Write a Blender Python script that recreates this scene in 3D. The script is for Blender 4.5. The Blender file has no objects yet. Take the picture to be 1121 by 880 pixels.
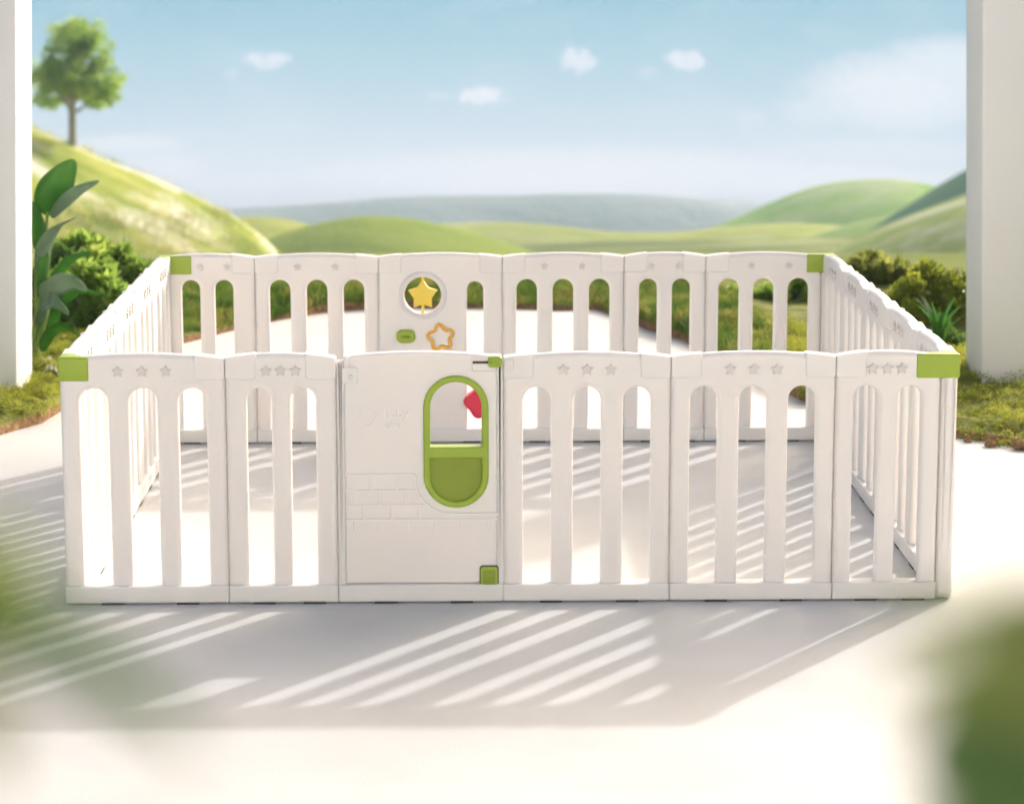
import bpy, bmesh, math, random
import numpy as np
from mathutils import Vector, Matrix
from mathutils.geometry import tessellate_polygon
random.seed(7); RNG = np.random.default_rng(7)
R = math.radians
sc = bpy.context.scene
COL = sc.collection
EXPO = 0.0

# ------------------------------------------------------------------ camera model
F, CX, CY = 2788.8, 560.5, 440.0
CAM = np.array([-.1225, -6.1424, 1.5834]); YAW, PIT, ROL = .0205, .1739, -.0006
FW = np.array([math.sin(YAW)*math.cos(PIT), math.cos(YAW)*math.cos(PIT), -math.sin(PIT)])
_r = np.array([math.cos(YAW), -math.sin(YAW), 0.]); _u = np.cross(_r, FW)
RT = _r*math.cos(ROL) + _u*math.sin(ROL); UP = _u*math.cos(ROL) - _r*math.sin(ROL)

def ray(x, y):
    return FW + RT*(x-CX)/F - UP*(y-CY)/F
def at_y(x, y, Y):            # world point on the sight line at world depth Y
    d = ray(x, y); return CAM + d*((Y-CAM[1])/d[1])
def on_ground(x, y, z=0.):
    d = ray(x, y); return CAM + d*((z-CAM[2])/d[2])

def srgb(r, g, b):
    f = lambda c: (c/255/12.92) if c/255 <= .04045 else ((c/255+.055)/1.055)**2.4
    return (f(r), f(g), f(b), 1.)

# ------------------------------------------------------------------ materials
def new_mat(name):
    m = bpy.data.materials.new(name); m.use_nodes = True
    nt = m.node_tree; b = nt.nodes['Principled BSDF']
    return m, nt, b
def N(nt, typ, **kw):
    n = nt.nodes.new(typ)
    for k, v in kw.items():
        if k in n.inputs.keys(): n.inputs[k].default_value = v
        else: setattr(n, k, v)
    return n
def ramp(nt, stops, interp='LINEAR'):
    n = nt.nodes.new('ShaderNodeValToRGB'); cr = n.color_ramp; cr.interpolation = interp
    while len(cr.elements) < len(stops): cr.elements.new(.5)
    for e, (p, c) in zip(cr.elements, stops):
        e.position = p; e.color = c if len(c) == 4 else (*c, 1)
    return n
def noise_mat(name, stops, scale=5., detail=4., rough=.5, bump=0., bump_scale=60., coord='Object', stretch=(1,1,1), spec=.5, dist=0., translucent=0.):
    m, nt, b = new_mat(name); L = nt.links.new
    tc = N(nt, 'ShaderNodeTexCoord'); mp = N(nt, 'ShaderNodeMapping'); mp.inputs['Scale'].default_value = stretch
    L(tc.outputs[coord], mp.inputs['Vector'])
    nz = N(nt, 'ShaderNodeTexNoise', Scale=scale, Detail=detail, Distortion=dist); L(mp.outputs[0], nz.inputs['Vector'])
    cr = ramp(nt, stops); L(nz.outputs['Fac'], cr.inputs['Fac'])
    L(cr.outputs['Color'], b.inputs['Base Color'])
    b.inputs['Roughness'].default_value = rough; b.inputs['Specular IOR Level'].default_value = spec
    if bump:
        n2 = N(nt, 'ShaderNodeTexNoise', Scale=bump_scale, Detail=5.); L(mp.outputs[0], n2.inputs['Vector'])
        bp = N(nt, 'ShaderNodeBump', Strength=bump, Distance=.01); L(n2.outputs['Fac'], bp.inputs['Height']); L(bp.outputs[0], b.inputs['Normal'])
    if translucent:
        t = N(nt, 'ShaderNodeBsdfTranslucent'); L(cr.outputs['Color'], t.inputs['Color'])
        mx = N(nt, 'ShaderNodeMixShader', Fac=translucent); L(b.outputs[0], mx.inputs[1]); L(t.outputs[0], mx.inputs[2])
        L(mx.outputs[0], nt.nodes['Material Output'].inputs['Surface'])
    return m

M = {}
SSS = .4
M['plastic'] = noise_mat('white_plastic', [(.3, (.83, .80, .77)), (.7, (.86, .83, .80))], 3., 3., .42, .03, 900.)
M['relief'] = noise_mat('highlit_relief_plastic', [(.3, (.90, .88, .86)), (.7, (.92, .90, .88))], 3., 3., .35)  # panel plastic made brighter: highlights on bricks, emblem and lettering painted in
M['stars'] = noise_mat('shaded_star_plastic', [(.3, (.66, .63, .605)), (.7, (.70, .67, .645))], 3., 3., .5)  # panel plastic made darker: recess shade of the stars painted into the colour
M['rail'] = noise_mat('rail_plastic', [(.3, (.80, .775, .745)), (.7, (.83, .81, .78))], 3., 3., .42, .03, 900.)
for q in ('plastic', 'rail'):                               # thin moulded polyethylene lets some light through
    bs_ = M[q].node_tree.nodes['Principled BSDF']; bs_.inputs['Subsurface Weight'].default_value = SSS
    bs_.inputs['Subsurface Radius'].default_value = (1., .82, .68); bs_.inputs['Subsurface Scale'].default_value = .016
M['lime'] = noise_mat('lime_plastic', [(.3, (.30, .42, .03)), (.7, (.335, .46, .04))], 4., 3., .38, .02, 900.)
M['olive'] = noise_mat('olive_plastic', [(.3, (.22, .29, .016)), (.7, (.25, .33, .02))], 4., 3., .42, .02, 900.)
M['yellow'] = noise_mat('yellow_plastic', [(.3, (.85, .62, .06)), (.7, (.88, .66, .08))], 4., 3., .4)
M['orange'] = noise_mat('orange_plastic', [(.3, (.82, .42, .04)), (.7, (.86, .47, .06))], 4., 3., .4)
M['red'] = noise_mat('red_plastic', [(.3, (.75, .02, .06)), (.7, (.8, .03, .08))], 4., 3., .4)
M['dark'] = noise_mat('dark_rubber', [(.3, (.05, .045, .04)), (.7, (.08, .07, .06))], 9., 3., .7)
M['floor'] = noise_mat('pale_patio', [(.3, (.54, .54, .53)), (.5, (.585, .583, .575)), (.62, (.60, .598, .59)), (.75, (.625, .622, .615))], 2.3, 9., .62, .10, 160., spec=.35)
M['pillar'] = noise_mat('white_plaster', [(.3, (.80, .80, .79)), (.7, (.83, .83, .82))], 2., 6., .75, .06, 120., spec=.2)
M['soil'] = noise_mat('turf_soil', [(.3, (.16, .09, .045)), (.55, (.29, .17, .08)), (.75, (.42, .29, .13))], 45., 6., .9, .6, 90., spec=.1)
M['lawn'] = noise_mat('lawn_soil', [(.35, (.10, .13, .025)), (.55, (.18, .20, .04)), (.75, (.28, .26, .07))], 14., 6., .9, .6, 90., spec=.1)
M['moss'] = noise_mat('yellow_moss', [(.30, (.18, .13, .04)), (.42, (.28, .32, .05)), (.55, (.44, .46, .07)), (.75, (.58, .56, .13))], 11., 5., .8, .0, spec=.1, translucent=.4)
M['grass'] = noise_mat('lawn_grass', [(.36, (.08, .16, .025)), (.5, (.17, .27, .04)), (.62, (.38, .36, .09))], 7., 5., .7, spec=.2, translucent=.35)
M['bark'] = noise_mat('pale_bark', [(.3, (.36, .31, .26)), (.7, (.50, .45, .39))], 8., 6., .85, .4, 40., stretch=(1, 1, .2), spec=.2)
M['stem'] = noise_mat('green_stem', [(.3, (.14, .24, .04)), (.7, (.22, .34, .07))], 8., 3., .6)
def leafmat(name, a, b, c, scale=9., tr=.5, rough=.5):
    return noise_mat(name, [(.33, a), (.5, b), (.67, c)], scale, 4., rough, spec=.35, translucent=tr)
M['treeleaf'] = leafmat('tree_leaf', (.28, .42, .08), (.40, .56, .11), (.54, .66, .18), 1.1, .64)
M['bushleaf'] = leafmat('bush_leaf', (.20, .32, .06), (.30, .45, .08), (.48, .58, .13), 7., .6)
M['roundleaf'] = leafmat('round_bush_leaf', (.18, .22, .025), (.29, .34, .04), (.44, .46, .06), 8.)
M['brownleaf'] = leafmat('brown_bush_leaf', (.19, .22, .05), (.28, .32, .07), (.38, .40, .10), 9., .6)
M['fernleaf'] = leafmat('fern_leaf', (.05, .16, .03), (.09, .26, .04), (.15, .34, .05), 9.)
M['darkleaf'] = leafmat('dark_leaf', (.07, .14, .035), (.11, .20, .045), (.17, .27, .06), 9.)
M['paleleaf'] = leafmat('pale_leaf', (.25, .30, .14), (.50, .52, .38), (.65, .66, .52), 60.)
M['bigleaf'] = leafmat('big_leaf', (.045, .17, .025), (.075, .25, .035), (.12, .32, .05), 7., .4, .3)
M['greyleaf'] = leafmat('grey_green_leaf', (.12, .20, .12), (.17, .27, .17), (.23, .32, .22), 7., .3, .35)
M['nearleaf'] = leafmat('near_leaf', (.025, .06, .015), (.04, .085, .022), (.06, .115, .03), 6., .22, .4)
M['nearolive'] = leafmat('near_olive_leaf', (.10, .135, .03), (.14, .18, .045), (.19, .23, .06), 6., .35, .4)
M['nearpale'] = leafmat('near_pale_leaf', (.16, .18, .10), (.22, .24, .13), (.28, .29, .17), 6., .35, .4)

def hillmat(name, a, b, c, scale, streak, streak_col, fall=0., along=.3, top=None):
    """grass of a slope; fall = angle of the slope in the XZ plane that the streaks of dry grass run along"""
    m, nt, bs = new_mat(name); L = nt.links.new
    geo = N(nt, 'ShaderNodeNewGeometry')
    def dot(v):
        n = N(nt, 'ShaderNodeVectorMath', operation='DOT_PRODUCT'); L(geo.outputs['Position'], n.inputs[0]); n.inputs[1].default_value = v; return n.outputs['Value']
    cb = N(nt, 'ShaderNodeCombineXYZ'); ca, sa = math.cos(fall), math.sin(fall)
    L(dot((ca*along, 0, sa*along)), cb.inputs[0]); L(dot((0, .35, 0)), cb.inputs[1]); L(dot((-sa, 0, ca)), cb.inputs[2])
    n1 = N(nt, 'ShaderNodeTexNoise', Scale=scale, Detail=9., Roughness=.68); L(cb.outputs[0], n1.inputs['Vector'])
    cr = ramp(nt, [(.36, a), (.5, b), (.63, c)]); L(n1.outputs['Fac'], cr.inputs['Fac'])
    n2 = N(nt, 'ShaderNodeTexNoise', Scale=scale*.6, Detail=8., Roughness=.66, Distortion=.5); L(cb.outputs[0], n2.inputs['Vector'])
    c2 = ramp(nt, [(.5, (0, 0, 0)), (.62, (streak, streak, streak))]); L(n2.outputs['Fac'], c2.inputs['Fac'])
    mx = N(nt, 'ShaderNodeMixRGB'); mx.inputs['Color2'].default_value = (*streak_col, 1)
    L(c2.outputs['Color'], mx.inputs['Fac']); L(cr.outputs['Color'], mx.inputs['Color1'])
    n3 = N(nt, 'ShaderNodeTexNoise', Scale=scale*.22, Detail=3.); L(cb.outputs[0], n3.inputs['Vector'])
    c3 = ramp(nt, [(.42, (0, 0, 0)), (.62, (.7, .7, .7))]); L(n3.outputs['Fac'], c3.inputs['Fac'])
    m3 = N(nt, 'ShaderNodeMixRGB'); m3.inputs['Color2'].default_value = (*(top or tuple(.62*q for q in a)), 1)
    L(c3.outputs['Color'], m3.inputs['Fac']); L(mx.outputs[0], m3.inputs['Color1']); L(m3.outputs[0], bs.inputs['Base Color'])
    bp = N(nt, 'ShaderNodeBump', Strength=.6, Distance=1.2/scale*.25); L(n1.outputs['Fac'], bp.inputs['Height']); L(bp.outputs[0], bs.inputs['Normal'])
    bs.inputs['Roughness'].default_value = .95; bs.inputs['Specular IOR Level'].default_value = .05
    return m

# ------------------------------------------------------------------ object helpers
def tag(o, label=None, cat=None, group=None, kind=None):
    if label: o['label'] = label
    if cat: o['category'] = cat
    if group: o['group'] = group
    if kind: o['kind'] = kind
    return o
def empty(name, loc=(0, 0, 0)):
    o = bpy.data.objects.new(name, None); COL.objects.link(o); o.location = loc; o.empty_display_size = .1; return o
def link(name, me, mat, parent=None):
    o = bpy.data.objects.new(name, me); COL.objects.link(o)
    if mat is not None and not me.materials: me.materials.append(mat)
    if parent is not None: o.parent = parent
    return o
def build(name, bm, mat, parent=None, angle=32):
    bmesh.ops.recalc_face_normals(bm, faces=bm.faces)
    me = bpy.data.meshes.new(name); bm.to_mesh(me); bm.free()
    if angle:
        me.shade_smooth(); me.set_sharp_from_angle(angle=R(angle))
    return link(name, me, mat, parent)
def np_mesh(name, v, f, mat, parent=None, smooth=False):
    me = bpy.data.meshes.new(name); me.from_pydata(v.tolist() if hasattr(v, 'tolist') else v, [], f.tolist() if hasattr(f, 'tolist') else f)
    if smooth: me.shade_smooth()
    me.update(); return link(name, me, mat, parent)
def copy_tree(o, parent=None):
    c = o.copy(); COL.objects.link(c); c.parent = parent
    for ch in list(o.children): copy_tree(ch, c)
    return c

def area(lp): return sum(lp[i-1][0]*lp[i][1]-lp[i][0]*lp[i-1][1] for i in range(len(lp)))/2
def inset(lp, d):
    """offset a loop towards its left (material) side"""
    n = len(lp); out = []
    for i in range(n):
        p0, p1, p2 = Vector(lp[i-1]), Vector(lp[i]), Vector(lp[(i+1) % n])
        a = (p1-p0).normalized(); b = (p2-p1).normalized()
        na = Vector((-a.y, a.x)); nb = Vector((-b.y, b.x)); m = na+nb
        k = max(.35, (1+na.dot(nb)))
        out.append(tuple(p1 + m*(d/k)))
    return out
def slab(bm, loops, half, bev, steps=3, yc=0., one_side=False):
    """solid plate in the XZ plane, rounded edges; loops[0] outline, the rest holes"""
    lps = []
    for i, lp in enumerate(loops):
        lp = list(lp)
        if (area(lp) > 0) != (i == 0): lp.reverse()
        lps.append(lp)
    prof = []
    for k in range(steps+1):
        a = k/steps*math.pi/2
        prof.append((bev*(1-math.cos(a)), half-bev+bev*math.sin(a)))
    prof.append((bev+min(.0008, bev*.2), half))
    full = [(i, -y) for i, y in reversed(prof)] + prof
    rings = []
    for ins, y in full:
        rings.append([[bm.verts.new((x, yc+y, z)) for x, z in inset(lp, ins)] for lp in lps])
    for r0, r1 in zip(rings, rings[1:]):
        for l0, l1 in zip(r0, r1):
            n = len(l0)
            for i in range(n):
                j = (i+1) % n
                bm.faces.new((l0[i], l0[j], l1[j], l1[i]))
    for ring in (rings[0], rings[-1]):
        flat = [v for lp in ring for v in lp]
        for t in tessellate_polygon([[Vector((v.co.x, v.co.z, 0)) for v in lp] for lp in ring]):
            try: bm.faces.new([flat[i] for i in t])
            except ValueError: pass
def arch_loop(cx, w, z0, z1, n=10):
    r = w/2
    return [(cx-r, z0), (cx+r, z0)] + [(cx+r*math.cos(math.pi*k/n), z1-r+r*math.sin(math.pi*k/n)) for k in range(n+1)]
def stadium(cx, w, z0, z1, n=10):
    r = w/2
    return [(cx+r*math.cos(math.pi+math.pi*k/n), z0+r+r*math.sin(math.pi+math.pi*k/n)) for k in range(n+1)] + \
           [(cx+r*math.cos(math.pi*k/n), z1-r+r*math.sin(math.pi*k/n)) for k in range(n+1)]
def rrect(x0, x1, z0, z1, r, n=4):
    out = []
    for cx, cz, a in ((x1-r, z0+r, -90), (x1-r, z1-r, 0), (x0+r, z1-r, 90), (x0+r, z0+r, 180)):
        out += [(cx+r*math.cos(R(a+90*k/n)), cz+r*math.sin(R(a+90*k/n))) for k in range(n+1)]
    return out
def star(cx, cz, ro, ri, rot=90, n=5):
    return [(cx+(ro if k % 2 == 0 else ri)*math.cos(R(rot+180/n*k)), cz+(ro if k % 2 == 0 else ri)*math.sin(R(rot+180/n*k))) for k in range(2*n)]
def circle(cx, cz, r, n=32):
    return [(cx+r*math.cos(2*math.pi*k/n), cz+r*math.sin(2*math.pi*k/n)) for k in range(n)]
def box(bm, x0, x1, y0, y1, z0, z1, bev=0., seg=2):
    vs = [bm.verts.new((x, y, z)) for x in (x0, x1) for y in (y0, y1) for z in (z0, z1)]
    fs = [bm.faces.new([vs[i] for i in q]) for q in ((0, 1, 3, 2), (4, 6, 7, 5), (0, 4, 5, 1), (2, 3, 7, 6), (0, 2, 6, 4), (1, 5, 7, 3))]
    if bev:
        es = list({e for f in fs for e in f.edges})
        bmesh.ops.bevel(bm, geom=es, offset=bev, segments=seg, affect='EDGES', profile=.5)
def tube(bm, pts, rad, n=8, closed=False, cap=True):
    pts = [Vector(p) for p in pts]; m = len(pts); rings = []
    if not hasattr(rad, '__len__'): rad = [rad]*m
    ref = None
    for i, p in enumerate(pts):
        if closed: t = (pts[(i+1) % m]-pts[i-1]).normalized()
        else: t = (pts[min(i+1, m-1)]-pts[max(i-1, 0)]).normalized()
        if ref is None: ref = t.orthogonal().normalized()
        ref = (ref - t*ref.dot(t)).normalized(); bi = t.cross(ref)
        rings.append([bm.verts.new(p+(ref*math.cos(2*math.pi*k/n)+bi*math.sin(2*math.pi*k/n))*rad[i]) for k in range(n)])
    for i in range(m if closed else m-1):
        a, b = rings[i], rings[(i+1) % m]
        for k in range(n): bm.faces.new((a[k], a[(k+1) % n], b[(k+1) % n], b[k]))
    if not closed and cap:
        bm.faces.new(rings[0]); bm.faces.new(rings[-1])

# ------------------------------------------------------------------ the play pen
W, D, T = 2.2, 2.136, .018
ZE, ZC = .6125, .6265
def topz(u): return ZE + (ZC-ZE)*math.sin(math.pi*u)**.8
def outline(x0, x1, z0, n=22, lift=0., w=None):
    w = w or x1
    xs = [x0+(x1-x0)*k/n for k in range(n+1)]
    return [(x0, z0), (x1, z0)] + [(x, topz(min(1, max(0, x/w)))+lift) for x in reversed(xs)]
def add_stars(bm, cx, sp, z=.583, ro=.0158, offs=(-1, 0, 1)):
    n0 = len(bm.faces)
    for k in offs:
        for y in (-T-.0023, T+.0023): slab(bm, [star(cx+k*sp, z, ro, ro*.52)], .0027, .0012, 2, yc=y)
    bm.faces.ensure_lookup_table()
    for q in bm.faces[n0:]: q.material_index = 1
def rail_and_covers(p, w, covers=(1, 1)):
    bm = bmesh.new(); slab(bm, [rrect(.0006, w-.0006, .004, .047, .003, 2)], .0255, .004, 2)
    build('base_rail', bm, M['rail'], p)
    for s in (.22, .68):
        bm = bmesh.new(); box(bm, w*s, w*s+.055, -.0258, .0258, .0004, .0055, .0008, 1)
        build('foot_pad', bm, M['dark'], p)
    for side, on in zip((0, 1), covers):
        if not on: continue
        x0, x1 = (.0008, .075) if side == 0 else (w-.075, w-.0008)
        xs = [x0+(x1-x0)*k/6 for k in range(7)]
        lp = rrect(x0, x1, .561, .60, .008, 3)
        keep = [q for q in lp if q[1] < .58]
        lp = keep[:]
        right = [q for q in keep if q[0] > (x0+x1)/2]; left = [q for q in keep if q[0] <= (x0+x1)/2]
        lp = left + right + [(x, topz(x/w)+.0018) for x in reversed(xs)]
        bm = bmesh.new(); slab(bm, [lp], .0203, .0035, 2)
        build('coupling_cover', bm, M['plastic'], p)
def slat_panel(pen, w, slots, covers=(1, 1), shift=0., back=False):
    c = w/2
    if slots == 3: cs, sw, sp, cc = (c-.121*w/.405, c, c+.121*w/.405), .068, .058, c
    else: cs, sw, sp, cc = (c-.054, c+.054), .060, .036, c
    bm = bmesh.new()
    slab(bm, [outline(.0005, w-.0005, .012, w=w)] + [arch_loop(x, sw, .036, .540) for x in cs], T, .013, 3)
    if back: add_stars(bm, cc+shift, .061 if slots == 3 else .044, ro=.0135, offs=(-1, 1))
    else: add_stars(bm, cc+shift, sp)
    p = build('slatted_panel', bm, M['plastic'], pen, 40); p.data.materials.append(M['stars'])
    rail_and_covers(p, w, covers)
    return p
def gate_panel(pen, w):
    X = lambda px: (px-367)/447.0
    Z = lambda py: (661-py)/433.0
    wx, ww = X(497.5), .160
    bm = bmesh.new()
    lp = [(.0185, .0485), (w-.0155, .0485)] + [(x, topz(x/w)+.002) for x in [(w-.0155)-(w-.034)*k/20 for k in range(21)]]
    slab(bm, [lp, stadium(wx, ww-.02, Z(557)+.01, Z(414)-.01)], .0155, .006, 3)
    h, b = .0182, .0012
    n0 = len(bm.faces)
    def strip(x0, y0, x1, y1, t=.0024):
        a, c = Vector((X(x0), Z(y0))), Vector((X(x1), Z(y1))); d = (c-a).normalized(); n = Vector((-d.y, d.x))*t
        slab(bm, [[tuple(a-n), tuple(c-n), tuple(c+n), tuple(a+n)]], .0034, .0016, 2, yc=-.0185)
    for q in ((376, 521, 452, 521), (376, 538, 456, 538), (376, 554, 468, 554), (376, 570, 544, 570), (497, 564, 544, 564),
              (404, 521, 404, 538), (432, 521, 432, 538), (452.6, 521, 452.6, 532), (383, 538, 383, 554), (414, 538, 414, 554), (442, 538, 442, 554),
              (395.5, 554, 395.5, 570), (426.4, 554, 426.4, 570), (457, 554, 457, 570)) + tuple((x, 571, x, 582) for x in (383, 413, 444, 474.5, 503.6, 533)): strip(*q)
    pts = [(452.6, 532), (457, 544), (466, 555), (480, 562), (498, 564)]
    for a, c in zip(pts, pts[1:]): strip(*a, *c)
    bm.faces.ensure_lookup_table()
    for q in bm.faces[n0:]: q.material_index = 1
    p = build('gate_panel', bm, M['plastic'], pen, 40); p.data.materials.append(M['relief'])
    rail_and_covers(p, w, (0, 0))
    for a_, b_ in ((.0005, .019), (w-.016, w-.0005)):
        bm = bmesh.new(); slab(bm, [rrect(a_, b_, .012, .606, .004, 2)], T, .007, 3); build('gate_post', bm, M['plastic'], p, 40)
    bm = bmesh.new(); slab(bm, [stadium(wx, ww, Z(557), Z(414), 16), arch_loop(wx, ww-.034, Z(491), Z(421), 16),
                                [(q[0], q[1]) for q in stadium(wx, ww-.034, Z(550), Z(440), 16) if q[1] < Z(509)] + [(wx+ww/2-.017, Z(503)), (wx-ww/2+.017, Z(503))]],
                           .024, .006, 3)
    build('window_frame', bm, M['lime'], p, 40)
    bm = bmesh.new(); slab(bm, [stadium(wx, ww-.03, Z(551), Z(440), 16)[:17] + [(wx+(ww-.03)/2, Z(500)), (wx-(ww-.03)/2, Z(500))]], .013, .002, 2)
    build('window_panel', bm, M['olive'], p, 40)
    # latch with its slot and tray
    bm = bmesh.new(); slab(bm, [rrect(X(516), X(534), Z(401.6), Z(399), .001, 1)], .0172, .0003, 1); build('latch_slot', bm, M['dark'], p)
    bm = bmesh.new(); slab(bm, [rrect(X(514), X(546.5), Z(411), Z(393), .007, 4), rrect(X(515.5), X(545), Z(409.5), Z(394.5), .006, 4)], .0175, .0012, 2)
    slab(bm, [rrect(X(551), X(562), Z(409), Z(396), .004, 4), rrect(X(552.5), X(560.5), Z(407.5), Z(397.5), .003, 4)], .0215, .0012, 2)
    build('latch_tray', bm, M['plastic'], p)
    bm = bmesh.new(); slab(bm, [rrect(X(533), X(548), Z(405), Z(393.5), .007, 6)], .030, .006, 4)
    slab(bm, [rrect(X(535), X(546), Z(400.5), Z(398), .002, 3)], .0365, .002, 2)
    build('latch_knob', bm, M['lime'], p, 50)
    bm = bmesh.new(); slab(bm, [rrect(X(523), X(544), Z(643.3), Z(620.5), .008, 5)], .0185, .001, 2); build('lock_seat', bm, M['dark'], p, 40)
    bm = bmesh.new(); slab(bm, [rrect(X(524), X(543), Z(643), Z(621.5), .007, 5)], .022, .003, 3)
    build('foot_lock', bm, M['lime'], p, 40)
    bm = bmesh.new(); slab(bm, [rrect(X(526.5), X(540.5), Z(641), Z(625), .004, 5)], .0232, .001, 2)
    slab(bm, [rrect(X(532), X(539.5), Z(638), Z(634), .0012, 3)], .0262, .001, 2)
    build('lock_lever', bm, M['olive'], p, 40)
    bm = bmesh.new(); slab(bm, [rrect(X(371), X(391), Z(423), Z(405), .006, 4)], .0178, .0022, 2); slab(bm, [circle(X(383), Z(415), .006, 16)], .0195, .002, 2)
    slab(bm, [rrect(X(376), X(381.5), Z(405), Z(393), .002, 3)], .0215, .002, 2)
    build('hinge_cover', bm, M['plastic'], p, 40)
    bm = bmesh.new()
    def dia(r, n=48):
        out = []
        for k in range(n):
            a = 2*math.pi*k/n; q = r/(abs(math.cos(a))**3.6+abs(math.sin(a))**3.6)**(1/3.6)
            out.append((X(400.5)+q*math.cos(a-R(30)), Z(458.5)+q*math.sin(a-R(30))))
        return out
    slab(bm, [dia(.0225), dia(.0185)], .0024, .0012, 2, yc=-.0175); build('emblem', bm, M['relief'], p, 40)
    for word, px, py, size in (('Baby', 418, 459, .034), ('care', 419, 470.5, .022)):
        cu = bpy.data.curves.new('lettering', 'FONT'); cu.body = word; cu.size = size; cu.extrude = .002; cu.bevel_depth = .0004
        to = bpy.data.objects.new('lettering_source', cu); COL.objects.link(to)
        dg = bpy.context.evaluated_depsgraph_get(); me = bpy.data.meshes.new_from_object(to.evaluated_get(dg)); bpy.data.objects.remove(to)
        me.transform(Matrix.Translation((X(px), -.0172, Z(py))) @ Matrix.Rotation(R(90), 4, 'X'))
        me.materials.clear(); link('lettering', me, M['relief'], p)
    return p
def activity_panel(pen, w):
    K, x0 = 337.4, 412.5
    X = lambda px: (px-x0)/K
    Z = lambda py: (484-py)/330.0
    bm = bmesh.new()
    cx, cz = X(461), Z(323)
    sx = X(518.5)
    slab(bm, [outline(.0005, w-.0005, .012, w=w), circle(cx, cz, .060, 36), arch_loop(sx, .054, .036, Z(308))], T, .009, 3)
    slab(bm, [circle(cx, cz, .078, 36), circle(cx, cz, .069, 36)], .0025, .002, 2, yc=-T)
    p = build('activity_panel', bm, M['plastic'], pen, 40)
    rail_and_covers(p, w, (1, 1))
    bm = bmesh.new(); s = star(cx, cz, .050, .031); slab(bm, [s], .011, .004, 3)
    tube(bm, [(cx, 0, cz-.064), (cx, 0, cz+.064)], .0045, 10)
    build('star_spinner', bm, M['yellow'], p, 40)
    bm = bmesh.new(); kx, kz = X(442), Z(367)
    slab(bm, [rrect(kx-.031, kx+.031, kz-.022, kz+.022, .018, 6)], .034, .011, 4); slab(bm, [rrect(kx-.018, kx+.018, kz-.004, kz+.004, .003, 3)], .041, .004, 2)
    build('turning_knob', bm, M['lime'], p, 50)
    bm = bmesh.new(); ox, oz = X(480.5), Z(368.5)
    pts = []
    for k in range(60):
        a = 2*math.pi*k/60; r = .036+.0065*math.cos(5*(a-math.pi/2-.12))
        pts.append((ox+r*math.cos(a), -.021, oz+r*math.sin(a)))
    tube(bm, pts, .0058, 8, closed=True); build('star_ring', bm, M['orange'], p, 60)
    bm = bmesh.new(); rx, rz = X(523), Z(440)
    lp = []
    for k in range(40):
        a = 2*math.pi*k/40; r = .047+.006*math.cos(4*a+.5)
        lp.append((rx+r*math.cos(a), rz+r*math.sin(a)))
    slab(bm, [lp], .034, .012, 4); build('red_flower_block', bm, M['red'], p, 50)
    bm = bmesh.new(); slab(bm, [rrect(X(489), X(509), Z(471.5), Z(470), .002, 2)], .0195, .0008, 1); build('slide_slot', bm, M['dark'], p)
    return p

pen = empty('playpen'); tag(pen, 'white plastic baby playpen of arched slatted panels with lime green corner caps', 'playpen')
def put(o, x, y, rz=0.):
    o.location = (x, y, 0); o.rotation_euler = (0, 0, rz); return o
fj = [-1.1, -.697, -.426, -.018, .393, .798, 1.057]
put(slat_panel(pen, fj[1]-fj[0], 3, (0, 1)), fj[0], T)
p2 = put(slat_panel(pen, fj[2]-fj[1], 2), fj[1], T)
put(gate_panel(pen, fj[3]-fj[2]), fj[2], T)
put(slat_panel(pen, fj[4]-fj[3], 3), fj[3], T)
put(slat_panel(pen, fj[5]-fj[4], 3), fj[4], T)
put(slat_panel(pen, fj[6]-fj[5], 2, (1, 0), -.004), fj[5], T)
bj = [-1.1, -.790, -.388, .015, .412, .679, 1.06]
put(slat_panel(pen, bj[1]-bj[0], 2, (0, 1), .022, True), bj[0], D-T)
pb = put(slat_panel(pen, bj[2]-bj[1], 3, back=True), bj[1], D-T)
put(activity_panel(pen, bj[3]-bj[2]), bj[2], D-T)
put(slat_panel(pen, bj[4]-bj[3], 3, back=True), bj[3], D-T)
put(slat_panel(pen, bj[5]-bj[4], 2, back=True), bj[4], D-T)
put(slat_panel(pen, bj[6]-bj[5], 3, (1, 0), .02, True), bj[5], D-T)
y0, y1 = .038, D-.038; sw = (y1-y0)/5
side = slat_panel(pen, sw, 3)
for k in range(5):
    for s in (-1, 1):
        o = side if (k == 0 and s == -1) else copy_tree(side, pen)
        put(o, s*(W/2-T), y0+k*sw, R(90))
for sx, sy in ((1, 0), (1, 1), (-1, 0), (-1, 1)):
    yy = .021 if sy == 0 else D-.021
    bm = bmesh.new(); xx = sx*(W/2-.0205)
    if sx > 0:
        slab(bm, [rrect(xx-.020, xx+.020, .003, .606, .003, 2)], .0195, .012, 4, yc=yy)
        o = build('corner_post', bm, M['plastic'], pen)
    L1 = {(1, 0): .105, (1, 1): .052, (-1, 0): .072, (-1, 1): .066}[(sx, sy)]
    bm = bmesh.new(); out = .0028
    for (ax0, ax1, ay0, ay1, ins) in ((0, L1 + (.04 if sy else 0), 0, .036, 0), (0, .036, 0, .09, .0006)):
        xs = sorted((sx*(W/2+out-ins)-sx*ax0, sx*(W/2+out-ins)-sx*(ax1+out+ins)))
        ys = (-out+ins*2, ay1+out-ins) if sy == 0 else (D-ay1-out+ins, D+out-ins*2)
        ztop = ZE+.0065-ins
        box(bm, xs[0], xs[1], ys[0], ys[1], .559+ins, ztop, .005, 3)
    build('corner_cap', bm, M['lime'], pen, 40)

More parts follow.
